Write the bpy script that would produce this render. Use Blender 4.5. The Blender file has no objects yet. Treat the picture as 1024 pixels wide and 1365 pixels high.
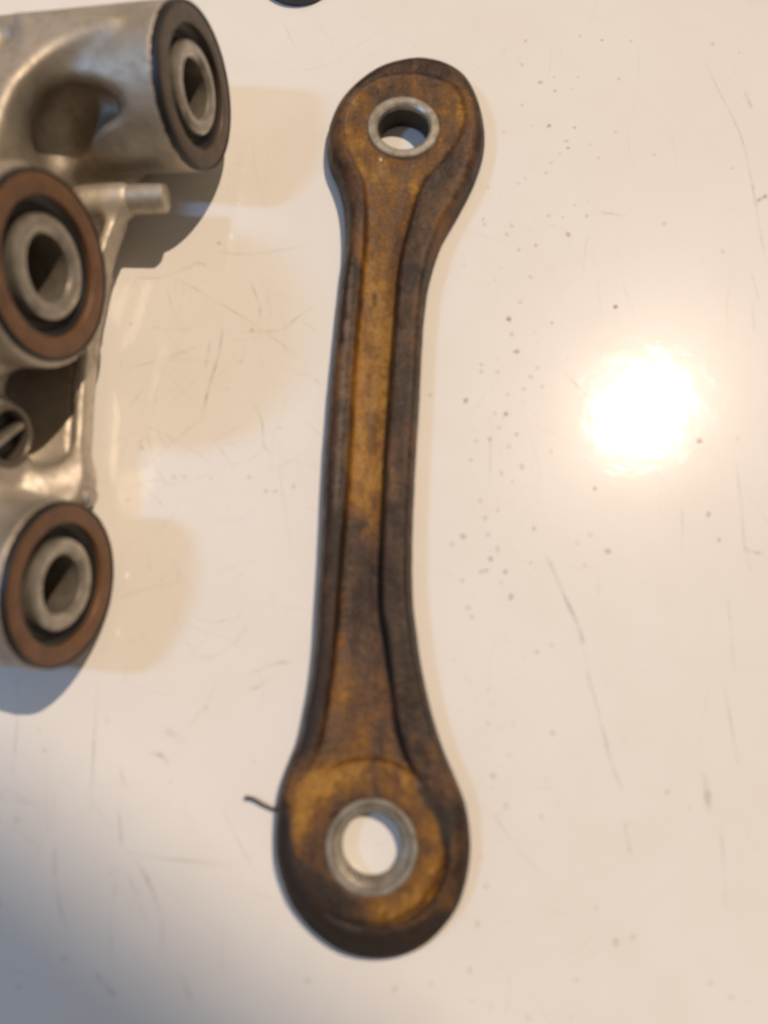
import bpy, bmesh, math, random
import numpy as np
from mathutils import Vector, Matrix

MM = 0.001
S = bpy.context.scene
COL = S.collection
rnd = random.Random(5)

# ---------------------------------------------------------------- camera
# millimetres, table plane z = 0, origin below the lens, +y up the picture
F_PX, TILT, CH = 1022.0, math.radians(14.6), 162.0
CAM_F = np.array([0, math.sin(TILT), -math.cos(TILT)])
CAM_U = np.array([0, math.cos(TILT), math.sin(TILT)])

def unp(x, y, z=0.0):
    """photo pixel -> point on the horizontal plane at height z (mm)"""
    d = CAM_F + np.array([1.0, 0, 0]) * (x - 512) / F_PX + CAM_U * (682.5 - y) / F_PX
    return np.array([0, 0, CH]) + d * ((z - CH) / d[2])

def proj(X, Y, Z):
    dz = Z - CH
    w = Y * CAM_F[1] + dz * CAM_F[2]
    return 512 + F_PX * X / w, 682.5 - F_PX * (Y * CAM_U[1] + dz * CAM_U[2]) / w

cam_data = bpy.data.cameras.new('camera')
cam = bpy.data.objects.new('camera', cam_data)
COL.objects.link(cam)
cam.location = (0, 0, CH * MM)
cam.rotation_euler = (TILT, 0, 0)
cam_data.sensor_fit = 'VERTICAL'
cam_data.sensor_height = 36
cam_data.sensor_width = 27
cam_data.lens = F_PX / 1365 * 36
cam_data.clip_start = 0.005
cam_data.clip_end = 50
cam_data.dof.use_dof = True
cam_data.dof.focus_distance = 0.250
cam_data.dof.aperture_fstop = 9.0
S.camera = cam

# ---------------------------------------------------------------- world, lamps, exposure
W = bpy.data.worlds.new('World')
S.world = W
W.use_nodes = True
bg = W.node_tree.nodes['Background']
bg.inputs[0].default_value = (1.0, 0.85, 0.70, 1)
bg.inputs[1].default_value = 0.205

LAMP_H = 5000.0
gl = unp(855, 548)
lamp_pos = Vector((gl[0] * (1 + LAMP_H / CH), gl[1] * (1 + LAMP_H / CH), LAMP_H)) * MM
ld = bpy.data.lights.new('ceiling_lamp', 'SPOT')
ld.color = (1.0, 0.79, 0.59)
ld.energy = 1170
ld.shadow_soft_size = 0.017
# added spot cone edge stands in for the phone and hand shadow, lower left
pa, pb = unp(0, 1050), unp(430, 1400)
mid = (pa + pb) / 2
nn = np.array([-(pb - pa)[1], (pb - pa)[0], 0]); nn /= np.linalg.norm(nn)
if nn @ (gl - mid) < 0: nn = -nn
aim = Vector(mid + nn * 2200) * MM
axis = (aim - lamp_pos).normalized()
edge_dir = (Vector(mid) * MM - lamp_pos).normalized()
half = axis.angle(edge_dir)
ld.spot_size = 2 * half
ld.spot_blend = 0.0
lo = bpy.data.objects.new('ceiling_lamp', ld)
COL.objects.link(lo)
lo.location = lamp_pos
lo.rotation_euler = axis.to_track_quat('-Z', 'Y').to_euler()

wd = bpy.data.lights.new('window_light', 'AREA')
wd.shape = 'RECTANGLE'
wd.size, wd.size_y = 0.065, 0.10
wd.color = (0.30, 0.57, 1.0)
wd.energy = 2.45
wo = bpy.data.objects.new('window_light', wd)
COL.objects.link(wo)
wo.location = (-0.64, 0.0, 0.82)
wo.rotation_euler = (Vector((0, 0.06, 0)) - wo.location).to_track_quat('-Z', 'Y').to_euler()

S.view_settings.view_transform = 'Standard'
S.view_settings.look = 'None'
S.view_settings.exposure = 0
S.view_settings.gamma = 1

# ---------------------------------------------------------------- helpers
def tag(o, label=None, cat=None, group=None, kind=None):
    for k, v in (('label', label), ('category', cat), ('group', group), ('kind', kind)):
        if v: o[k] = v
    return o

def empty(name, loc=(0, 0, 0)):
    o = bpy.data.objects.new(name, None)
    o.empty_display_size = 0.01
    COL.objects.link(o)
    o.location = Vector(loc) * MM
    return o

def link(name, me, mat, parent=None, smooth=True):
    if smooth: me.polygons.foreach_set('use_smooth', [True] * len(me.polygons))
    if mat: me.materials.append(mat)
    o = bpy.data.objects.new(name, me)
    COL.objects.link(o)
    if parent:
        o.parent = parent
        o.matrix_parent_inverse = Matrix.Translation(-Vector(parent.location))
        if parent.parent or parent.type == 'MESH':
            o.matrix_parent_inverse = parent.matrix_basis.inverted()
    return o

def mesh_np(name, V, Fq):
    me = bpy.data.meshes.new(name)
    V = np.asarray(V, np.float32); Fq = np.asarray(Fq, np.int32)
    n = Fq.shape[1]
    me.vertices.add(len(V)); me.vertices.foreach_set('co', V.ravel())
    me.loops.add(Fq.size); me.loops.foreach_set('vertex_index', Fq.ravel())
    me.polygons.add(len(Fq)); me.polygons.foreach_set('loop_start', np.arange(0, Fq.size, n, dtype=np.int32))
    me.update(calc_edges=True)
    return me

def surface_nets(fn, lo, hi, h):
    """polygonise the zero level of fn(X,Y,Z) (negative inside)"""
    ax = [np.arange(lo[i], hi[i] + h, h, dtype=np.float32) for i in range(3)]
    X, Y, Z = np.meshgrid(*ax, indexing='ij')
    D = fn(X, Y, Z).astype(np.float32)
    n = np.array(D.shape)
    neg = D < 0
    c = [slice(None, -1), slice(1, None)]
    corners = [(i, j, k) for i in (0, 1) for j in (0, 1) for k in (0, 1)]
    cnt = sum(neg[c[i], c[j], c[k]].astype(np.int8) for i, j, k in corners)
    act = (cnt > 0) & (cnt < 8)
    idx = -np.ones(act.shape, np.int64)
    I = np.argwhere(act)
    idx[act] = np.arange(len(I))
    vals = np.stack([D[I[:, 0] + i, I[:, 1] + j, I[:, 2] + k] for i, j, k in corners], 1)
    acc = np.zeros((len(I), 3)); w = np.zeros(len(I))
    for a in range(8):
        for b in range(a + 1, 8):
            if sum(abs(p - q) for p, q in zip(corners[a], corners[b])) != 1: continue
            va, vb = vals[:, a], vals[:, b]
            m = (va < 0) != (vb < 0)
            t = np.where(m, va / np.where(m, va - vb, 1), 0)
            pa_, pb_ = np.array(corners[a]), np.array(corners[b])
            acc += m[:, None] * (pa_ + t[:, None] * (pb_ - pa_)); w += m
    V = (I + acc / w[:, None]) * h + np.array(lo)
    F = []
    for d in range(3):
        e, f = [(1, 2), (2, 0), (0, 1)][d]
        s0 = [slice(None)] * 3; s1 = [slice(None)] * 3
        s0[d] = slice(None, -1); s1[d] = slice(1, None)
        A, B = neg[tuple(s0)], neg[tuple(s1)]
        E = np.argwhere(A != B)
        ok = (E[:, e] > 0) & (E[:, f] > 0) & (E[:, e] < n[e] - 1) & (E[:, f] < n[f] - 1)
        E = E[ok]
        de, df = np.zeros(3, int), np.zeros(3, int); de[e] = 1; df[f] = 1
        q = np.stack([idx[tuple((E - o).T)] for o in (de + df, df, np.zeros(3, int), de)], 1)
        fl = ~A[tuple(E.T)]
        q[fl] = q[fl][:, ::-1]
        F.append(q)
    return V, np.concatenate(F)

def smin(a, b, k):
    h = np.clip(0.5 + 0.5 * (b - a) / k, 0, 1)
    return b + (a - b) * h - k * h * (1 - h)
def smax(a, b, k): return -smin(-a, -b, k)
def sstep(a, b, x):
    t = np.clip((x - a) / (b - a), 0, 1)
    return t * t * (3 - 2 * t)

def spline(P, n=8, closed=True):
    P = np.asarray(P, float); m = len(P); out = []
    for i in range(m if closed else m - 1):
        g = (lambda j: P[j % m]) if closed else (lambda j: P[min(max(j, 0), m - 1)])
        p0, p1, p2, p3 = g(i - 1), g(i), g(i + 1), g(i + 2)
        for t in np.arange(n) / n:
            out.append(0.5 * (2 * p1 + (p2 - p0) * t + (2 * p0 - 5 * p1 + 4 * p2 - p3) * t * t + (3 * p1 - p0 - 3 * p2 + p3) * t ** 3))
    if not closed: out.append(P[-1])
    return np.array(out)

def poly_sdf(X, Y, P, closed=True):
    d = np.full(X.shape, 1e9); ins = np.zeros(X.shape, bool)
    m = len(P)
    for i in range(m if closed else m - 1):
        a, b = P[i], P[(i + 1) % m]
        ex, ey = b - a
        wx, wy = X - a[0], Y - a[1]
        t = np.clip((wx * ex + wy * ey) / (ex * ex + ey * ey + 1e-12), 0, 1)
        d = np.minimum(d, (wx - ex * t) ** 2 + (wy - ey * t) ** 2)
        if closed:
            c = (a[1] > Y) != (b[1] > Y)
            xi = a[0] + (Y - a[1]) * ex / (ey if abs(ey) > 1e-9 else 1e-9)
            ins ^= c & (X < xi)
    d = np.sqrt(d)
    return np.where(ins, -d, d) if closed else d

def trace(pts, z): return np.array([unp(x, y, z)[:2] for x, y in pts])

def lathe(name, prof, seg=96, closed=True):
    """prof: (r, z) in mm; closed ring section turned about +z"""
    prof = np.asarray(prof, float); m = len(prof)
    a = np.linspace(0, 2 * np.pi, seg, endpoint=False)
    V = np.stack([np.outer(np.cos(a), prof[:, 0]), np.outer(np.sin(a), prof[:, 0]), np.tile(prof[:, 1], (seg, 1))], -1).reshape(-1, 3) * MM
    F = []
    for i in range(seg):
        for j in range(m if closed else m - 1):
            F.append((i * m + j, ((i + 1) % seg) * m + j, ((i + 1) % seg) * m + (j + 1) % m, i * m + (j + 1) % m))
    me = mesh_np(name, V, F)
    bm = bmesh.new(); bm.from_mesh(me)
    bmesh.ops.recalc_face_normals(bm, faces=bm.faces)
    for e in bm.edges:
        if len(e.link_faces) == 2 and e.calc_face_angle(0) > math.radians(28): e.smooth = False
    bm.to_mesh(me); bm.free()
    return me

def place(o, pos, nrm, spin=0.0):
    q = Vector(nrm).to_track_quat('Z', 'Y')
    o.matrix_world = Matrix.Translation(Vector(pos) * MM) @ q.to_matrix().to_4x4() @ Matrix.Rotation(spin, 4, 'Z')

def put(name, me, mat, root, pos, nrm, parent=None, spin=0.0, smooth=True):
    """a mesh in its own axis frame, parented to root or to a part of it"""
    if smooth: me.polygons.foreach_set('use_smooth', [True] * len(me.polygons))
    if mat and not me.materials: me.materials.append(mat)
    o = bpy.data.objects.new(name, me); COL.objects.link(o)
    q = Vector(nrm).to_track_quat('Z', 'Y').to_matrix().to_4x4()
    M = Matrix.Translation(Vector(pos) * MM) @ q @ Matrix.Rotation(spin, 4, 'Z')
    p = parent or root
    o.parent = p
    PW = Matrix.Translation(root.location)
    if parent: PW = PW @ parent.matrix_basis
    o.matrix_basis = PW.inverted() @ M
    return o

# ---------------------------------------------------------------- material helpers
class NT:
    def __init__(s, name):
        s.m = bpy.data.materials.new(name); s.m.use_nodes = True
        s.t = s.m.node_tree; s.b = s.t.nodes['Principled BSDF']
        s.out = s.t.nodes['Material Output']
        s.co = s.n('ShaderNodeTexCoord').outputs['Object']
    def n(s, typ, **k):
        nd = s.t.nodes.new(typ)
        for a, v in k.items(): setattr(nd, a, v)
        return nd
    def l(s, a, b): s.t.links.new(a, b)
    def set(s, nd, **k):
        for a, v in k.items():
            i = nd.inputs[a.replace('_', ' ')]
            if hasattr(v, 'is_output'): s.l(v, i)
            else: i.default_value = v
        return nd
    def mapping(s, scale=(1, 1, 1), rot=(0, 0, 0), loc=(0, 0, 0), typ='POINT'):
        m = s.n('ShaderNodeMapping', vector_type=typ)
        s.l(s.co, m.inputs[0]); m.inputs['Scale'].default_value = scale; m.inputs['Rotation'].default_value = rot; m.inputs['Location'].default_value = loc
        return m.outputs[0]
    def noise(s, scale, detail=4, rough=.55, vec=None, dist=0.0):
        n = s.n('ShaderNodeTexNoise')
        s.l(vec or s.co, n.inputs['Vector'])
        s.set(n, Scale=scale, Detail=detail, Roughness=rough, Distortion=dist)
        return n.outputs[0]
    def ramp(s, fac, stops):
        r = s.n('ShaderNodeValToRGB'); s.l(fac, r.inputs[0]); e = r.color_ramp.elements
        while len(e) < len(stops): e.new(.5)
        for q, (p, c) in zip(e, stops):
            q.position = p; q.color = (c, c, c, 1) if isinstance(c, (int, float)) else (*c, 1)
        return r.outputs[0]
    def mix(s, fac, a, b, mode='MIX'):
        m = s.n('ShaderNodeMix', data_type='RGBA', blend_type=mode)
        for i, v in ((0, fac), (6, a), (7, b)):
            if hasattr(v, 'is_output'): s.l(v, m.inputs[i])
            else: m.inputs[i].default_value = v if i == 0 else (*v, 1)
        return m.outputs[2]
    def math(s, op, a, b=0.0, clamp=False):
        m = s.n('ShaderNodeMath', operation=op, use_clamp=clamp)
        for i, v in ((0, a), (1, b)):
            if hasattr(v, 'is_output'): s.l(v, m.inputs[i])
            else: m.inputs[i].default_value = v
        return m.outputs[0]
    def attr(s, name):
        return s.n('ShaderNodeAttribute', attribute_name=name).outputs['Fac']
    def bump(s, h, strength, dist, prev=None):
        b = s.n('ShaderNodeBump'); s.l(h, b.inputs['Height'])
        b.inputs['Strength'].default_value = strength; b.inputs['Distance'].default_value = dist
        if prev: s.l(prev, b.inputs['Normal'])
        return b.outputs[0]

def mat_table():
    m = NT('white_enamel')
    st = m.ramp(m.noise(16, 5, .6, dist=.4), [(.38, 0), (.75, 1)])
    st2 = m.ramp(m.noise(70, 4, .65), [(.45, 0), (.8, 1)])
    c = m.mix(m.math('MULTIPLY', st, .22), (.80, .785, .76), (.66, .59, .50))
    c = m.mix(m.math('MULTIPLY', st2, .10), c, (.60, .53, .44))
    fine = m.ramp(m.noise(900, 3, .6), [(.66, 0), (.74, 1)])
    c = m.mix(m.math('MULTIPLY', fine, .10), c, (.5, .42, .33))
    m.l(c, m.b.inputs['Base Color'])
    h = None
    for k, ang in enumerate((.1, .9, 1.7, 2.5, .5, 1.3, 2.1, 2.9)):
        nz = m.noise(1, 2, .5, m.mapping((1 / 2600, 1 / 60, 1), (0, 0, ang), (k * .031, k * .077, 0), 'TEXTURE'))
        nz = m.ramp(nz, [(.58, 0), (.70, 1)])
        h = nz if h is None else m.math('ADD', h, nz)
    lowf = m.noise(140, 2, .5)
    nb = m.bump(lowf, .25, .0002)
    nb = m.bump(h, .048, .00003, nb)
    m.l(nb, m.b.inputs['Normal'])
    r = m.math('MULTIPLY_ADD', m.noise(60, 3), .04)
    r.node.inputs[2].default_value = .050
    m.l(r, m.b.inputs['Roughness'])
    m.set(m.b, **{'Specular IOR Level': .5, 'Coat Weight': .22, 'Coat Roughness': .27})
    return m.m

def mat_arm():
    m = NT('rusted_steel')
    oc, dk = m.attr('ochre'), m.attr('dark')
    n1 = m.noise(95, 6, .62, dist=.6)
    n2 = m.noise(330, 5, .65)
    n3 = m.noise(1400, 3, .6)
    f = m.math('ADD', oc, m.math('MULTIPLY', m.math('SUBTRACT', n1, .5), 1.9))
    f = m.math('ADD', f, m.math('MULTIPLY', m.math('SUBTRACT', n2, .5), 1.0))
    f = m.math('ADD', f, m.math('MULTIPLY', m.math('SUBTRACT', n3, .5), .22))
    stk = m.noise(1, 4, .6, m.mapping((1 / 330, 1 / 70, 1 / 300), (0, 0, -.09), (0, 0, 0), 'TEXTURE'))
    f = m.math('ADD', f, m.math('MULTIPLY', m.math('SUBTRACT', stk, .5), .95))
    c = m.ramp(f, [(.0, (.034, .019, .012)), (.28, (.086, .046, .025)), (.52, (.138, .066, .023)), (.78, (.215, .098, .015)), (1.0, (.335, .170, .030))])
    redf = m.ramp(m.noise(120, 4, .6, m.mapping(loc=(3, 1, 2))), [(.5, 0), (.7, 1)])
    c = m.mix(m.math('MULTIPLY', redf, .35), c, (.12, .048, .022))
    d = m.math('ADD', dk, m.math('MULTIPLY', m.math('SUBTRACT', n2, .5), 1.1))
    d = m.math('ADD', d, m.math('MULTIPLY', m.math('SUBTRACT', n1, .44), .95))
    d = m.ramp(d, [(.34, 0), (.56, 1)])
    c = m.mix(m.math('MULTIPLY', d, .88), c, (.030, .022, .017))
    wr = m.ramp(m.math('MULTIPLY', m.attr('wear_glint'), m.ramp(n2, [(.36, .3), (.62, 1.2)])), [(.25, 0), (.8, 1)])
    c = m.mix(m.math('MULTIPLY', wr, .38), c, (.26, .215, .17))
    grain = m.ramp(n3, [(.36, .55), (.66, 1.2)])
    c = m.mix(.65, c, grain, 'MULTIPLY')
    m.l(c, m.b.inputs['Base Color'])
    hh = m.math('ADD', m.math('MULTIPLY', n2, .8), m.math('MULTIPLY', n3, .35))
    nb = m.bump(hh, .8, .0006)
    m.l(nb, m.b.inputs['Normal'])
    r = m.ramp(n2, [(.3, .34), (.7, .62)])
    m.l(r, m.b.inputs['Roughness'])
    m.set(m.b, **{'Specular IOR Level': .27})
    return m.m

def mat_simple(name, base, metal, rough, var=.25, scale=300, bump=.2, bdist=.0002, dark=None, spec=.5):
    m = NT(name)
    n = m.noise(scale, 5, .6)
    f = m.ramp(n, [(.35, 0), (.7, 1)])
    dk = dark or tuple(v * .55 for v in base)
    c = m.mix(m.math('MULTIPLY', f, var), base, dk)
    m.l(c, m.b.inputs['Base Color'])
    m.set(m.b, Metallic=metal)
    r = m.math('MULTIPLY_ADD', n, .25); r.node.inputs[2].default_value = rough - .12
    m.l(r, m.b.inputs['Roughness'])
    m.l(m.bump(m.noise(scale * 4, 3), bump, bdist), m.b.inputs['Normal'])
    m.set(m.b, **{'Specular IOR Level': spec})
    return m.m

def mat_alu():
    m = NT('cast_aluminium')
    n1 = m.noise(45, 5, .6); n2 = m.noise(420, 4, .6); n3 = m.noise(2200, 2, .6)
    c = m.ramp(n1, [(.3, (.42, .37, .305)), (.55, (.56, .50, .42)), (.75, (.66, .60, .52))])
    c = m.mix(m.math('MULTIPLY', m.ramp(n2, [(.5, 0), (.75, 1)]), .35), c, (.22, .19, .15))
    oil = m.ramp(m.noise(28, 4, .6, m.mapping(loc=(.3, .1, .2))), [(.50, 0), (.68, 1)])
    c = m.mix(m.math('MULTIPLY', oil, .5), c, (.13, .10, .07))
    m.l(c, m.b.inputs['Base Color'])
    m.set(m.b, Metallic=.80)
    m.l(m.ramp(n2, [(.3, .48), (.7, .66)]), m.b.inputs['Roughness'])
    nb = m.bump(n2, .25, .0004)
    m.l(m.bump(n3, .5, .00015, nb), m.b.inputs['Normal'])
    return m.m

def mat_mark(name, col, strength):
    m = NT(name)
    a = m.attr('alpha')
    n = m.ramp(m.noise(700, 4, .7), [(.30, .25), (.62, 1)])
    fac = m.math('MULTIPLY', m.math('MULTIPLY', a, n), strength, True)
    cc = m.mix(m.ramp(m.noise(150, 3), [(.4, 0), (.6, 1)]), col, tuple(v * .62 for v in col))
    m.l(cc, m.b.inputs['Base Color']); m.set(m.b, Roughness=.6)
    tr = m.n('ShaderNodeBsdfTransparent'); mx = m.n('ShaderNodeMixShader')
    m.l(fac, mx.inputs[0]); m.l(tr.outputs[0], mx.inputs[1]); m.l(m.b.outputs[0], mx.inputs[2])
    m.l(mx.outputs[0], m.out.inputs[0])
    return m.m

M_TABLE, M_ARM, M_ALU = mat_table(), mat_arm(), mat_alu()
M_ZINC = mat_simple('zinc_plated_steel', (.42, .39, .335), .5, .38, .85, 260, .4, dark=(.14, .105, .07))
M_STEEL = mat_simple('ground_steel', (.44, .40, .34), .7, .30, .65, 260, .25, dark=(.13, .10, .07))
M_SEAL = mat_simple('brown_seal_rubber', (.175, .082, .034), 0, .52, .75, 190, .4, dark=(.085, .047, .03))
M_BLACK = mat_simple('black_rubber', (.012, .011, .011), 0, .45, .3, 400, .3)
M_BORE = mat_simple('dark_rusty_bore', (.050, .038, .024), .2, .55, .5, 500, .4)
M_SEAL_GREY = mat_simple('sheen_grey_seal_rubber', (.095, .066, .048), 0, .45, .7, 220, .4, dark=(.055, .040, .030))  # greyer copy of the brown seal, grazing sheen put into its colour
M_DARK = mat_simple('shadowed_steel', (.16, .135, .11), .5, .45, .5, 300, .3)  # plug rim steel, the middle boss's shadow put into its colour
M_CHIP = mat_simple('bare_metal', (.50, .44, .36), .5, .4)
M_BLUE = mat_simple('dark_blue_grey_metal', (.05, .055, .065), .3, .4)

# ---------------------------------------------------------------- table top and its marks
bm = bmesh.new()
bmesh.ops.create_cube(bm, size=1)
for v in bm.verts:
    v.co = Vector((v.co.x * 1.3, v.co.y * 1.1 + 0.12, (v.co.z - .5) * 0.03))
bmesh.ops.bevel(bm, geom=[e for e in bm.edges], offset=.006, segments=4, affect='EDGES', profile=.5)
me = bpy.data.meshes.new('table_top'); bm.to_mesh(me); bm.free()
table = link('table_top', me, M_TABLE, smooth=False)
tag(table, 'glossy scratched white enamelled work surface under both metal parts', 'work surface', kind='structure')

def ribbons(name, lines, mat, z):
    V, F, A = [], [], []
    for pts, wpx, st in lines:
        P = trace(spline(pts, 6, False), 0)
        n = len(P); b = len(V)
        for i, p in enumerate(P):
            t = P[min(i + 1, n - 1)] - P[max(i - 1, 0)]; t /= np.linalg.norm(t) + 1e-9
            s = np.array([-t[1], t[0]])
            w = wpx / 6.2 * (.8 + .4 * rnd.random()) * .5
            e = min(1, 4 * i / n + .05, 4 * (n - 1 - i) / n + .05)
            a = st * e * (.65 + .35 * math.sin(i * .9 + b))
            for k, al in ((-1, 0), (0, a), (1, 0)):
                q = p + s * w * k
                V.append((q[0] * MM, q[1] * MM, z * MM)); A.append(al)
        for i in range(n - 1):
            for k in (0, 1):
                F.append((b + 3 * i + k, b + 3 * i + k + 1, b + 3 * i + 4 + k, b + 3 * i + 3 + k))
    me = mesh_np(name, V, F)
    me.attributes.new('alpha', 'FLOAT', 'POINT').data.foreach_set('value', A)
    return link(name, me, mat, table, False)

def Z(ox, oy, sc, pts): return [(ox + x / sc, oy + y / sc) for x, y in pts]
z5 = lambda *p: Z(512, 900, 2.0, p)
z7 = lambda *p: Z(560, 400, 2.207, p)
z6 = lambda *p: Z(560, 0, 2.207, p)
z8 = lambda *p: Z(120, 200, 2.731, p)
z4 = lambda *p: Z(0, 900, 2.0, p)
scr = [
 (z5((545, 0), (580, 130), (605, 230), (638, 315)), 4, .55), (z5((640, 390), (650, 440), (660, 490)), 4, .5),
 (z5((852, 262), (862, 320), (866, 372)), 13, .5), (z5((905, 20), (925, 130), (945, 245)), 5, .35),
 (z5((895, 380), (905, 500), (912, 640)), 5, .22), (z5((280, 350), (350, 455), (430, 540)), 4, .2),
 (z7((370, 745), (420, 860), (470, 970), (480, 1020)), 7, .6), (z7((480, 1020), (495, 1100), (500, 1150)), 4, .3),
 (z7((425, 215), (460, 250), (500, 290)), 4, .4), (z7((770, 590), (772, 670), (770, 750)), 4, .3),
 (z7((930, 470), (945, 600), (955, 720), (975, 800)), 4, .35), (z7((905, 870), (915, 980), (925, 1100)), 4, .3),
 (z7((950, 730), (980, 740), (1012, 748)), 6, .5), (z7((210, 340), (207, 450), (205, 560)), 4, .25),
 (z6((830, 155), (880, 270), (940, 390), (975, 530), (1000, 680), (1022, 780)), 4.5, .4),
 (z6((975, 800), (1000, 890)), 5, .35), (z6((975, 880), (985, 980)), 4, .25), (z6((990, 592), (1008, 582), (1024, 572)), 9, .95),
 (z6((955, 265), (968, 300), (980, 325)), 7, .4), (z6((525, 622), (555, 628), (615, 636)), 6, .4),
 (z8((105, 467), (260, 463), (350, 430), (430, 410)), 3, .42), (z8((300, 462), (400, 515), (560, 610), (690, 700), (800, 790)), 3, .45),
 (z8((580, 470), (605, 530), (620, 590), (610, 630)), 4, .45), (z8((430, 365), (570, 380), (720, 360), (820, 345)), 3, .35),
 (z8((530, 662), (690, 655), (760, 605), (820, 570)), 4, .4), (z8((485, 632), (470, 740), (440, 840), (420, 920), (405, 985)), 5, .6),
 (z8((440, 690), (430, 740), (420, 800)), 4, .4), (z8((130, 800), (280, 755), (400, 715)), 3, .42),
 (z8((590, 915), (625, 980), (632, 1070), (660, 1105)), 4, .5), (z8((190, 1165), (340, 1030), (410, 980)), 3, .4),
 (z8((450, 1060), (490, 1110), (530, 1170)), 3, .35), (z8((275, 490), (300, 570), (330, 640)), 3, .3),
 (z8((210, 640), (290, 652), (380, 655)), 3, .32), (z8((760, 610), (860, 690)), 3, .3), (z8((360, 410), (400, 412), (440, 430)), 6, .35),
 (z8((330, 1070), (400, 1110), (440, 1140)), 3, .25), (z8((260, 1020), (330, 1080)), 3, .25),
 (z4((45, 0), (45, 140), (30, 280)), 4, .35), (z4((262, 0), (250, 200), (240, 380)), 4, .4),
 (z4((322, 240), (330, 290)), 6, .35), (z4((318, 360), (325, 465)), 5, .45), (z4((330, 470), (450, 490), (660, 510)), 3.5, .4),
 (z4((360, 485), (400, 560), (432, 640)), 6, .5), (z4((340, 520), (360, 580), (400, 680)), 4, .25), (z4((432, 640), (432, 760)), 4, .25),
 (z4((590, 350), (640, 450), (682, 530)), 4, .35), (z4((398, 204), (430, 215), (452, 242)), 8, .5), (z4((430, 140), (465, 160), (495, 180)), 14, .22),
 (z4((145, 440), (150, 560), (175, 680)), 5, .35), (z4((250, 790), (285, 830), (312, 862)), 7, .4), (z4((480, 800), (500, 840), (515, 880)), 7, .35),
 (z4((655, 40), (690, 30), (720, 5)), 6, .35), (z4((500, 140), (540, 90), (580, 20)), 3, .25), (z4((100, 350), (20, 310), (0, 330)), 3, .3),
 (z4((310, 540), (295, 680), (300, 780)), 4, .25), (z4((600, 640), (590, 760), (600, 800)), 3, .2),
 ([(480, 80), (520, 60), (505, 40)], 3, .12), ([(395, 95), (440, 85), (505, 42)], 3, .18), ([(325, 805), (355, 800), (325, 850)], 2, .1),
 ([(330, 900), (365, 885), (395, 882)], 5, .35), ([(290, 845), (325, 865)], 3, .35), ([(700, 560), (720, 640), (690, 700)], 3, .12),
]
for _ in range(150):        # faint hairline scratches all over the sheet
    x, y = rnd.uniform(-40, 1060), rnd.uniform(-40, 1400); a = rnd.gauss(1.45, .8); L = rnd.uniform(25, 130)
    c = rnd.uniform(-.2, .2)
    scr.append(([(x, y), (x + math.cos(a) * L * .5, y + math.sin(a) * L * .5), (x + math.cos(a + c) * L, y + math.sin(a + c) * L)], rnd.uniform(1.6, 3), rnd.uniform(.08, .24)))
for _ in range(70):         # and a denser web between the casting and the arm
    x, y = rnd.uniform(150, 420), rnd.uniform(320, 900); a = rnd.uniform(0, 3.14); L = rnd.uniform(25, 110)
    c = rnd.uniform(-.3, .3)
    scr.append(([(x, y), (x + math.cos(a) * L * .5, y + math.sin(a) * L * .5), (x + math.cos(a + c) * L, y + math.sin(a + c) * L)], rnd.uniform(1.5, 2.8), rnd.uniform(.15, .4)))
o = ribbons('scratches', scr, mat_mark('grimy_scratch', (.40, .33, .25), .75), .012)
tag(o, kind='stuff')

def specks(name, pts, mat, z):
    V, F, A = [], [], []
    for x, y, r, st, el, an in pts:
        c = unp(x, y)[:2]; b = len(V); V.append((c[0] * MM, c[1] * MM, z * MM)); A.append(st)
        for ring, al in ((.5, st * .85), (1.0, 0)):
            for k in range(10):
                t = k * .628; q = r / 6.2 * ring * (1 + rnd.uniform(-.28, .28))
                px, py = q * math.cos(t) * el, q * math.sin(t)
                V.append(((c[0] + px * math.cos(an) - py * math.sin(an)) * MM, (c[1] + px * math.sin(an) + py * math.cos(an)) * MM, z * MM)); A.append(al)
        for k in range(10):
            k2 = (k + 1) % 10
            F.append((b, b, b + 1 + k, b + 1 + k2)); F.append((b + 1 + k, b + 11 + k, b + 11 + k2, b + 1 + k2))
    tri = [f[1:] for f in F if f[0] == f[1]]; quad = [f for f in F if f[0] != f[1]]
    me = bpy.data.meshes.new(name); me.from_pydata(V, [], tri + quad); me.update()
    me.attributes.new('alpha', 'FLOAT', 'POINT').data.foreach_set('value', A)
    return link(name, me, mat, table, False)

sp = []
def add(pts, st=.6, r=5.0):
    for x, y in pts: sp.append((x, y, r * rnd.uniform(.75, 1.25), st * rnd.uniform(.75, 1.2), rnd.uniform(1, 1.5), rnd.uniform(0, 3)))
add(z6((470, 105), (355, 242), (398, 268), (380, 370), (455, 375), (435, 435), (420, 640), (435, 690), (340, 722), (260, 940), (585, 232), (270, 665), (718, 658), (575, 903)), .85, 5.5)
add(z6((415, 155), (395, 228), (445, 262), (300, 310), (500, 425), (430, 415), (412, 452), (388, 480), (372, 508), (330, 370), (310, 525), (290, 540), (575, 388), (378, 635), (390, 662), (325, 815), (290, 735), (255, 690), (185, 645), (190, 660), (220, 825), (225, 870), (270, 985), (295, 890), (890, 740), (388, 950), (860, 130), (940, 155), (620, 120), (535, 118), (690, 455), (310, 120), (300, 190), (465, 228), (490, 635), (455, 605), (525, 465), (245, 388), (200, 550), (920, 495)), .55, 4.5)
add(z7((262, 55), (285, 152), (135, 295), (252, 335), (205, 410), (128, 695), (208, 762), (250, 800), (268, 872), (552, 740), (515, 555), (848, 630), (822, 415), (575, 20)), .85, 6.5)
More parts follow.
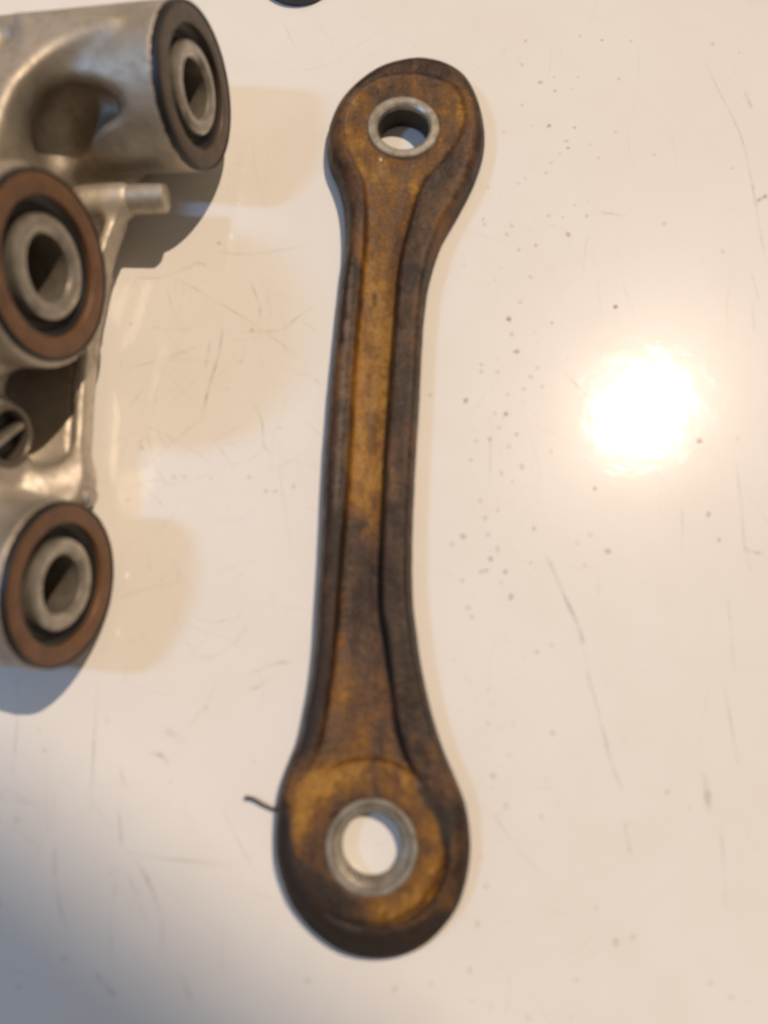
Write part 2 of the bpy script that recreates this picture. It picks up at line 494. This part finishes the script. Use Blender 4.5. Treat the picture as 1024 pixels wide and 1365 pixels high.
add(z7((270, 98), (180, 190), (228, 212), (345, 200), (325, 225), (305, 262), (360, 255), (30, 280), (258, 278), (220, 335), (232, 375), (165, 415), (285, 395), (262, 432), (300, 490), (272, 535), (240, 510), (385, 445), (178, 590), (228, 620), (192, 640), (200, 690), (95, 718), (335, 672), (462, 715), (228, 732), (195, 795), (180, 800), (240, 832), (140, 905), (152, 932), (325, 772), (345, 1035), (388, 1015), (485, 780), (880, 705), (935, 408), (180, 210), (125, 825), (150, 470), (500, 690)), .55, 5)
add(z5((325, 348), (290, 268), (272, 562), (870, 820), (618, 712), (665, 700), (228, 787), (28, 838), (450, 155)), .7, 6)
add(z5((280, 40), (292, 75), (278, 128), (345, 128), (335, 212), (290, 300), (420, 378), (258, 485), (250, 662), (565, 620), (125, 822), (235, 870), (285, 880), (512, 812), (815, 355), (500, 915), (385, 915), (925, 860), (755, 312), (650, 395), (430, 280)), .45, 5.5)
add(z8((150, 635), (395, 510), (550, 770), (190, 1085), (305, 1190), (345, 1190), (640, 1242), (675, 1242), (580, 1190), (590, 655), (500, 870), (440, 1195), (740, 1225), (255, 1285), (140, 1275), (470, 340), (690, 1010)), .55, 4.5)
add(z4((105, 148), (45, 388), (120, 200), (678, 232), (550, 88), (820, 815), (50, 830), (285, 120), (455, 285), (170, 755), (0, 610)), .6, 5)
for _ in range(260):        # finer peppering in a band beside the arm
    u = rnd.random(); y = rnd.uniform(60, 1300)
    x = rnd.gauss(715 - .05 * y, 38) if u < .75 else rnd.uniform(150, 1024)
    sp.append((x, y, rnd.uniform(1.3, 2.6), rnd.uniform(.2, .6), rnd.uniform(1, 1.6), rnd.uniform(0, 3)))
sp = [(x, y, r * (.64 if y < 900 else .62), st * (1 if y < 900 else .7), el, an) for x, y, r, st, el, an in sp]
o = specks('dirt_specks', sp, mat_mark('rust_brown_speck', (.37, .25, .15), .50), .02)
tag(o, kind='stuff')

# ---------------------------------------------------------------- the rusty link arm
OUT = [(555, 77), (517, 84), (488, 98), (459, 123), (441, 151), (435, 182), (437, 211), (447, 237), (455, 262), (459, 293), (459, 328), (454, 372), (448, 432),
       (440, 508), (433, 601), (429, 680), (425, 760), (422, 807), (419, 855), (413, 906), (400, 975), (385, 1016), (373, 1050), (368, 1085), (367, 1130), (373, 1166), (388, 1206), (417, 1243),
       (454, 1269), (494, 1279), (534, 1276), (567, 1261), (596, 1232), (615, 1199), (626, 1152), (627, 1111), (621, 1073), (608, 1038), (593, 1003), (577, 954), (563, 892), (556, 844),
       (551, 799), (550, 750), (551, 696), (555, 614), (560, 531), (564, 449), (570, 393), (577, 362), (586, 334), (599, 305), (617, 273), (632, 243), (643, 212), (648, 182), (646, 152), (637, 123), (620, 98), (590, 82)]
REC = [(560, 103), (520, 104), (487, 118), (464, 143), (457, 170), (463, 200), (472, 222), (484, 249), (487, 299), (482, 366), (472, 482), (465, 614), (458, 690), (452, 760),
       (447, 837), (440, 905), (426, 985), (400, 1050), (388, 1085), (384, 1120), (393, 1165), (425, 1215), (486, 1240), (550, 1228), (585, 1192), (597, 1152), (590, 1108), (568, 1056), (542, 1005), (528, 946),
       (517, 855), (509, 800), (511, 700), (515, 614), (523, 498), (530, 399), (536, 343), (547, 299), (564, 250), (592, 218), (614, 185), (620, 152), (604, 118)]
BOSS = [(490 + 104 * math.cos(a), 1124 + 113 * math.sin(a)) for a in np.linspace(0, 2 * np.pi, 40, endpoint=False)]
out_w = spline(np.array([unp(x, y, 2.2 + 2.4 * (1 - min(1, max(0, (y - 215) / 170))))[:2] for x, y in OUT]), 4)
rec_w = spline(trace(REC, 6.0), 4)
boss_w = trace(BOSS, 6.0)
TOPC, LOWC = unp(538, 168, 7.6), unp(495.5, 1129, 6.2)
HX = .4
ax_, ay_ = np.arange(-28, 34, HX), np.arange(-62, 174, HX)
GX, GY = np.meshgrid(ax_, ay_, indexing='ij')
gd = poly_sdf(GX, GY, out_w); gr = poly_sdf(GX, GY, rec_w); gb = poly_sdf(GX, GY, boss_w)
PX, PY = proj(GX, GY, np.full_like(GX, 6.0))
ZT = 6.2 + 1.4 * (1 - sstep(230, 480, PY))
rec = sstep(.35, -.75, gr)
chan = sstep(215, 330, PY) * (1 - sstep(830, 1010, PY))
leftfade = sstep(395, 470, PX) * sstep(900, 1000, PY) + (1 - sstep(900, 1000, PY))
depth = rec * (.6 + 2.3 * chan + 1.5 * sstep(880, 1000, PY)) * leftfade
top = ZT - depth + sstep(.6, -.7, gb) * (depth - .15)
eye = (1 - sstep(190, 300, PY)) + sstep(1040, 1120, PY)
top -= eye * 1.6 * sstep(-4.0, 0, gd) + 1.6 * sstep(1150, 1250, PY) * sstep(-8.5, -1, gd)
# the raised crown along each rib and the soft belly of the channel
top += .35 * chan * (1 - rec) - .4 * chan * sstep(-.5, -3.0, gr)
# lumps of scale
nz = np.zeros_like(GX)
for k in range(60):
    a, s, p = rnd.uniform(0, 6.28), rnd.uniform(.15, 1.1), rnd.uniform(0, 6.28)
    nz += np.sin((GX * math.cos(a) + GY * math.sin(a)) * s + p) / 60 ** .5
top += .045 * nz
gd2 = gd + .03 * nz

def grid_sample(A, X, Y):
    u = np.clip((X - ax_[0]) / HX, 0, len(ax_) - 1.001); v = np.clip((Y - ay_[0]) / HX, 0, len(ay_) - 1.001)
    i, j = u.astype(int), v.astype(int); a, b = u - i, v - j
    return (A[i, j] * (1 - a) + A[i + 1, j] * a) * (1 - b) + (A[i, j + 1] * (1 - a) + A[i + 1, j + 1] * a) * b

SLEEVE_R, HOLE_R = 8.75, 6.2
def arm_fn(X, Y, Zc):
    d = gd2[:, :, None] + np.where(Zc > 2.2, .32 * (Zc - 2.2), .10 * (2.2 - Zc))
    f = smax(d, (Zc - top[:, :, None]) * .85, 1.2)
    f = smax(f, .3 - Zc, 1.5)
    for c in (TOPC, LOWC):
        f = np.maximum(f, SLEEVE_R - .15 - np.hypot(X - c[0], Y - c[1]))
    return f
V, Fq = surface_nets(arm_fn, (ax_[0], ay_[0], 0.0 - .4), (ax_[-1] - HX * .5, ay_[-1] - HX * .5, 11.2), HX)
arm = empty('link_arm', ((TOPC[0] + LOWC[0]) / 2, (TOPC[1] + LOWC[1]) / 2, 0))
tag(arm, 'rusty brown steel link arm with an eye at each end', 'link arm')
me = mesh_np('body', V * MM, Fq)
vx, vy, vz = V.T
vpx, vpy = proj(vx, vy, np.full_like(vz, 6.0))
r_, b_, d_ = grid_sample(gr, vx, vy), grid_sample(gb, vx, vy), grid_sample(gd, vx, vy)
def blob(x, y, rx, ry, rot=0):
    dx, dy = vpx - x, vpy - y; c, s = math.cos(rot), math.sin(rot)
    return np.exp(-(((dx * c + dy * s) / rx) ** 2 + ((dy * c - dx * s) / ry) ** 2))
och = .13 + .46 * sstep(.3, -1.0, r_) + .12 * sstep(.3, -.6, b_)
for x, y, rx, ry, rot, a in ((625, 140, 20, 35, .1, .55), (512, 290, 34, 60, 0, -.18), (478, 800, 34, 110, 0, -.30), (560, 640, 12, 90, 0, .22), (560, 420, 12, 40, 0, .2), (615, 1060, 14, 60, -.2, .25), (440, 600, 10, 60, 0, .12), (600, 1210, 40, 30, 0, .2), (450, 150, 12, 50, 0, .15), (535, 165, 62, 55, 0, -.20), (490, 1120, 110, 100, 0, -.38), (480, 1175, 80, 40, 0, -.15), (500, 890, 40, 70, 0, -.22), (402, 1062, 14, 34, .35, .2), (503, 405, 20, 75, .03, .55), (477, 550, 12, 140, .05, .5), (490, 630, 24, 55, 0, .5), (508, 520, 10, 90, .04, .25), (412, 1062, 34, 46, .3, .55),
                             (470, 205, 14, 50, -.3, .28), (540, 250, 40, 30, 0, .22), (588, 320, 12, 50, .4, .5), (455, 1040, 50, 20, -.4, .28), (545, 1200, 60, 25, .2, .12),
                             (600, 1150, 10, 50, 0, .15), (500, 920, 34, 60, 0, .16), (455, 900, 20, 60, .1, .12), (560, 1040, 30, 40, .4, .1), (460, 130, 30, 25, 0, .2),
                             (485, 520, 8, 60, 0, -.2), (470, 780, 26, 90, 0, -.22), (505, 800, 20, 70, 0, -.1), (540, 100, 60, 16, 0, -.12), (400, 1150, 40, 60, 0, -.05), (495, 1080, 60, 30, 0, -.05), (510, 330, 14, 30, 0, -.12), (600, 1120, 20, 40, 0, .1)):
    och += a * blob(x, y, rx, ry, rot)
och -= .25 * sstep(-2.5, -.3, d_)
drk = np.zeros(len(V))  # black patches; bevel shade of the lower end is put into the colour too
for x, y, rx, ry, rot, a in ((412, 965, 15, 40, .25, .75), (428, 875, 11, 40, 0, .6), (552, 870, 18, 70, -.12, .7), (535, 700, 14, 80, .02, .5), (548, 370, 13, 26, 0, .75), (542, 520, 15, 55, 0, .45),
                             (632, 125, 16, 45, -.3, .6), (606, 1088, 16, 20, 0, .8), (572, 965, 12, 25, 0, .55), (398, 1185, 30, 55, -.5, .8), (450, 1248, 70, 26, .3, .95), (445, 1195, 52, 20, .5, .6), (520, 1262, 70, 18, -.1, .5), (375, 1110, 10, 60, 0, .5), (580, 1240, 35, 22, -.7, .6), (520, 1262, 60, 16, 0, .5),
                             (595, 235, 12, 40, .5, .5), (470, 250, 6, 30, -.3, .35), (463, 740, 14, 60, 0, .5), (516, 860, 8, 70, -.1, .7), (535, 985, 9, 40, -.4, .7), (480, 690, 20, 25, 0, .35), (570, 1065, 10, 30, -.5, .6), (595, 1125, 8, 40, -.15, .5), (530, 88, 70, 9, 0, .4), (380, 1130, 12, 60, 0, .35), (445, 700, 12, 120, 0, .3), (499, 390, 6, 20, .2, .45), (515, 620, 6, 120, .04, .45), (525, 170, 70, 60, 0, .12), (625, 1100, 6, 120, 0, .3)):
    drk += a * blob(x, y, rx, ry, rot)
me.attributes.new('ochre', 'FLOAT', 'POINT').data.foreach_set('value', och.astype(np.float32))
wear_glint = np.zeros(len(V))  # rib highlight and shank glints painted as pale grey, plus greyish streaks
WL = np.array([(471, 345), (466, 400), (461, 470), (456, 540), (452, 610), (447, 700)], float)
wear_glint = np.exp(-(poly_sdf(vpx, vpy, WL, False) / 4.0) ** 2) * sstep(330, 380, vpy) * (1 - sstep(640, 720, vpy)) + .5 * blob(470, 145, 14, 20) + .6 * blob(494, 540, 6, 70, .03) + .5 * blob(510, 240, 14, 30) + .4 * blob(575, 290, 5, 40, .4) + .35 * blob(536, 480, 4, 110, .03) + .3 * blob(560, 1010, 5, 60, -.35) + .35 * blob(500, 120, 30, 8)
me.attributes.new('wear_glint', 'FLOAT', 'POINT').data.foreach_set('value', wear_glint.astype(np.float32))
me.attributes.new('dark', 'FLOAT', 'POINT').data.foreach_set('value', drk.astype(np.float32))
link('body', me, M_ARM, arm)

for c, prof, bore in (
        (TOPC, [(8.75, .3), (8.75, 7.2), (8.4, 7.6), (6.9, 7.6), (6.3, 7.2), (6.25, 5.9), (6.6, .3)], [(6.6, .1), (6.25, .5), (6.22, 5.9), (6.6, 5.9)]),
        (LOWC, [(8.75, .3), (8.75, 5.9), (8.45, 6.25), (7.75, 6.25), (7.55, 5.5), (7.25, 5.3), (7.0, 5.5), (6.8, 5.4), (5.9, 2.4), (6.2, .3)], [(6.2, .1), (5.85, .4), (5.7, 2.2), (5.85, 2.5), (6.2, 2.4)])):
    b = put('bushing_sleeve', lathe('bushing_sleeve', prof), M_ZINC, arm, (c[0], c[1], 0), (0, 0, 1))
    put('bore', lathe('bore', bore), M_BORE if c is TOPC else M_ZINC, arm, (c[0], c[1], 0), (0, 0, 1), parent=b)

def fleck(x, y, z, r, root):
    bm = bmesh.new()
    bmesh.ops.create_icosphere(bm, subdivisions=2, radius=r * MM)
    for v in bm.verts:
        v.co *= 1 + rnd.uniform(-.15, .15); v.co.z *= .45
    me = bpy.data.meshes.new('metal_fleck'); bm.to_mesh(me); bm.free()
    p = unp(x, y, z)
    put('metal_fleck', me, M_CHIP, root, p, (0, 0, 1))
fleck(489, 121, 6.7, .5, arm); fleck(507, 213, 6.9, .55, arm)

# ---------------------------------------------------------------- the aluminium casting
PH, EL = math.radians(-7.4), math.radians(12.4)
N = np.array([math.cos(EL) * math.cos(PH), math.cos(EL) * math.sin(PH), math.sin(EL)])
BORES = [(np.array((-40.8, 132.2, 22.8)), 16.6), (np.array((-62.6, 80.9, 33.9)), 17.4), (np.array((-60.8, 23.4, 17.1)), 16.0)]
(TC, TR), (MC, MR), (LC, LR) = BORES

def cyl(X, Y, Zc, c, r, a, b, k=.8, ax=N):
    """cylinder along ax from c - a to c + b"""
    dx, dy, dz = X - c[0], Y - c[1], Zc - c[2]
    t = dx * ax[0] + dy * ax[1] + dz * ax[2]
    rr = np.sqrt(np.maximum(dx * dx + dy * dy + dz * dz - t * t, 0))
    return smax(rr - r, np.abs(t - (b - a) / 2) - (a + b) / 2, k)
def seg(X, Y, Zc, p, q, r0, r1):
    p, q = np.asarray(p, float), np.asarray(q, float); e = q - p
    t = np.clip(((X - p[0]) * e[0] + (Y - p[1]) * e[1] + (Zc - p[2]) * e[2]) / (e @ e), 0, 1)
    return np.sqrt((X - p[0] - e[0] * t) ** 2 + (Y - p[1] - e[1] * t) ** 2 + (Zc - p[2] - e[2] * t) ** 2) - (r0 + (r1 - r0) * t)

RIDGE = [(150, 26), (110, 44), (76, 61), (51, 80), (30, 100), (19, 114), (6, 143), (-4, 180), (-14, 240), (-40, 330), (-160, 300), (-200, 150), (-180, 40), (60, 10)]
ridge_w = spline(trace(RIDGE, 37), 4)
RIM = [(152, 283), (139, 322), (129, 366), (122, 395), (115, 434), (110, 480), (104, 560), (100, 620), (97, 660)]
rim_w = np.array([unp(x, y, 14 - 3 * min(1, max(0, (y - 290) / 150)))[:2] for x, y in spline(RIM, 4, False)])
PLATE = [(165, 262), (145, 290), (131, 320), (116, 400), (105, 480), (99, 560), (94, 640), (90, 720), (-60, 740), (-120, 400), (-90, 150), (150, 150), (185, 230)]
plate_w = spline(trace(PLATE, 6), 3)
SLOT = unp(22, 582, 22)

def cast_fn(X, Y, Zc):
    x2, y2 = X[:, :, 0], Y[:, :, 0]
    f = cyl(X, Y, Zc, TC, TR + .15, 78, -1.2)
    f = smin(f, cyl(X, Y, Zc, MC, MR + 1.2, 60, -1.0), 3)
    # broad shoulder whose crisp edge curves from the long boss round behind the middle boss
    sh = poly_sdf(x2, y2, ridge_w)[:, :, None]
    sh = smax(smax(sh + .10 * (Zc - 37), Zc - 37, 1.8), 2.0 - Zc, 1)
    f = smin(f, sh, 4)
    # base plate with its raised rim
    pl = poly_sdf(x2, y2, plate_w)[:, :, None]
    pl = smax(pl, np.abs(Zc - 5.0) - 2.0, 1.2)
    f = smin(f, pl, 4)
    rm = poly_sdf(x2, y2, rim_w, False)[:, :, None] - 1.15
    rtop = 11.2 + 3 * sstep(62, 100, Y)
    rm = smax(smax(rm, Zc - rtop, .8), 4.6 + 3 * sstep(80, 100, Y) - Zc, .8)
    f = smin(f, rm, 2.0)
    # web under the middle boss, and the swelling above the lower boss
    f = smin(f, seg(X, Y, Zc, MC - N * 26 - np.array([0, 6, 0]), LC - N * 20 + np.array([0, 8, 0]), 9, 9), 7)
    f = smin(f, seg(X, Y, Zc, unp(60, 655, 10), unp(100, 640, 8), 5.5, 3.5), 5)
    # foot of the peg
    f = smin(f, seg(X, Y, Zc, unp(118, 274, 12.5), unp(166, 267, 13), 4.4, 3.8), 3)
    # hollow between the long boss and the gusset
    for hx, hy, hr in ((146, 139, 1.2), (134, 139, 2.4), (112, 141, 3.6), (96, 150, 4.4), (86, 166, 4.8), (80, 185, 4.6), (78, 204, 4.2)):
        f = smax(f, -seg(X, Y, Zc, unp(hx, hy, 27 - (hy - 140) * .10), unp(hx, hy, 50), hr, hr), 3.5)
    # added ear behind the middle boss, out of view, to block the window light
    blocker_ear = np.hypot(Y - 79, Zc - np.clip(Zc, 46, 48)) - 25.5
    f = smin(f, smax(blocker_ear, np.abs(X + 80) - 7, 1.5), 2)
    f = smin(f, cyl(X, Y, Zc, SLOT, 6.9, 22, -2.2), 3)
    f = smin(f, cyl(X, Y, Zc, LC, LR + .35, 46, -1.0), 2.5)
    # boss ends stay clean of the fillets
    for c, r in BORES:
        t = (X - c[0]) * N[0] + (Y - c[1]) * N[1] + (Zc - c[2]) * N[2]
        dx, dy, dz = X - c[0] - t * N[0], Y - c[1] - t * N[1], Zc - c[2] - t * N[2]
        rr = np.sqrt(dx * dx + dy * dy + dz * dz)
        f = np.maximum(f, -np.maximum(rr - (r + .8), np.abs(t - 6) - 6.95))
        f = np.maximum(f, -np.maximum(rr - .74 * r, -14 - t))
        f = np.maximum(f, -np.maximum(rr - .40 * r, -40 - t))
    f = np.maximum(f, -cyl(X, Y, Zc, SLOT, 5.1, 12, 6, .2))
    f = smax(f, -seg(X, Y, Zc, unp(-8, 34, 34), unp(-8, 34, 60), 4.0, 4.0), 1.5)
    f = smax(f, .3 - Zc, 1.0)
    return f
V, Fq = surface_nets(cast_fn, (-150, -8, -1.4), (-20, 166, 78), .7)
cast = empty('rocker_casting', (-70, 75, 0))
tag(cast, 'grey cast aluminium rocker with three brown-sealed bearing bosses', 'casting')
link('casting_body', mesh_np('casting_body', V * MM, Fq), M_ALU, cast)

def bearing(c, r, lab, mat=M_SEAL):
    prof = [(.738 * r, -3.4), (.738 * r, -.3), (.748 * r, -.08), (.80 * r, .05), (.93 * r, 0), (.965 * r, -.15), (.965 * r, -2.2)]
    s = put('seal', lathe('seal', prof), mat, cast, c, N)
    if lab: s['label'] = lab
    rim = [(.962 * r, -2.4), (.962 * r, 0), (.975 * r, .15), (.99 * r, .05), (1.0 * r, -.35), (1.0 * r, -2.4)]
    put('seal_rim', lathe('seal_rim', rim), M_BLACK, cast, c, N, parent=s)
    lip = [(.55 * r, -4.4), (.55 * r, -3.0), (.60 * r, -2.4), (.64 * r, -2.6), (.69 * r, -1.6), (.735 * r, -1.2), (.735 * r, -4.4)]
    put('seal_lip', lathe('seal_lip', lip), M_BLACK, cast, c, N, parent=s)
    ri, ro = .355 * r, .560 * r
    sl = [(ri, -13), (ri, -.8), (ri + .7, -.05), (ri + .8, 0), (ro - 1.1, 0), (ro - .6, -.12), (ro - .2, -.45), (ro, -1.0), (ro, -13)]
    put('inner_sleeve', lathe('inner_sleeve', sl), M_STEEL, cast, c, N)
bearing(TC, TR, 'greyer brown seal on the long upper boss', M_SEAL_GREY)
bearing(MC, MR, None)
bearing(LC, LR, None)

# peg with a flat groove along it
PEG_A, PEG_B = unp(148, 268, 13), unp(222, 263, 14)
pax = PEG_B - PEG_A; plen = np.linalg.norm(pax)
bm = bmesh.new()
ring = []
for zz, k in ((0, 1), (plen - .5, 1), (plen, .86)):
    vs = []
    for i in range(32):
        a = i * math.tau / 32; rr = 3.25 * k * (1 - .16 * math.exp(-((math.remainder(a - 4.9, math.tau)) / .28) ** 2))
        vs.append(bm.verts.new((rr * math.cos(a) * MM, rr * math.sin(a) * MM, zz * MM)))
    ring.append(vs)
for r0, r1 in zip(ring[:-1], ring[1:]):
    for i in range(32): bm.faces.new((r0[i], r0[(i + 1) % 32], r1[(i + 1) % 32], r1[i]))
bm.faces.new(ring[-1])
me = bpy.data.meshes.new('locating_peg'); bm.to_mesh(me); bm.free()
put('locating_peg', me, M_ALU, cast, PEG_A, pax / plen, smooth=False)

# slotted plug in the small boss at the left edge
plug = put('slotted_plug', lathe('slotted_plug', [(.01, -9), (.01, -4.0), (4.6, -4.0), (5.05, -4.4), (5.05, -9)]), M_BLACK, cast, SLOT, N)
put('plug_rim', lathe('plug_rim', [(5.05, -9), (5.05, -1.4), (5.3, -1.1), (6.0, -1.1), (6.3, -1.5), (6.3, -9)]), M_DARK, cast, SLOT, N, parent=plug)
bm = bmesh.new(); bmesh.ops.create_cube(bm, size=1)
for v in bm.verts: v.co = Vector((v.co.x * 9.8, v.co.y * 1.3, v.co.z * 2.6 - 2.9)) * MM
bmesh.ops.bevel(bm, geom=bm.edges[:], offset=.3 * MM, segments=2, affect='EDGES')
me = bpy.data.meshes.new('plug_bar'); bm.to_mesh(me); bm.free()
put('plug_bar', me, M_STEEL, cast, SLOT, N, parent=plug, spin=2.45, smooth=False)

# little round lug at the foot of the rim
lug = unp(121, 662, 9)
put('round_lug', lathe('round_lug', [(.01, -3), (.01, .8), (1.3, .8), (1.9, .4), (1.9, -3)], 32), M_ALU, cast, lug, N)

# ---------------------------------------------------------------- small things on the table
pts = spline([unp(327, 1063, 1.0), unp(338, 1065, 1.2), unp(352, 1073, 1.0), unp(372, 1082, .8), unp(384, 1088, .6)], 6, False)
bm = bmesh.new(); prev = None
for i, p in enumerate(pts):
    t = Vector(pts[min(i + 1, len(pts) - 1)] - pts[max(i - 1, 0)]).normalized()
    a = t.cross(Vector((0, 0, 1))).normalized(); b = a.cross(t)
    r = .30 * (1.35 if i < 3 else 1)
    vs = [bm.verts.new((Vector(p) + a * r * math.cos(k * math.tau / 10) + b * r * math.sin(k * math.tau / 10)) * MM) for k in range(10)]
    if prev:
        for k in range(10): bm.faces.new((prev[k], prev[(k + 1) % 10], vs[(k + 1) % 10], vs[k]))
    else: bm.faces.new(vs[::-1])
    prev = vs
bm.faces.new(prev)
me = bpy.data.meshes.new('bristle'); bm.to_mesh(me); bm.free()
o = link('bristle', me, M_BLACK)
tag(o, 'short black bristle sticking out from under the lower eye of the arm', 'bristle')

wc = unp(397, -39, 1.5)
o = bpy.data.objects.new('dark_washer', lathe('dark_washer', [(4, 0.05), (4, 1.8), (4.4, 2.2), (9.6, 2.2), (10.2, 1.6), (10.2, .05)]))
o.data.materials.append(M_BLUE); o.data.polygons.foreach_set('use_smooth', [True] * len(o.data.polygons))
COL.objects.link(o); o.location = Vector((wc[0], wc[1], 0)) * MM
tag(o, 'dark rounded part just peeking in at the top edge', 'washer')
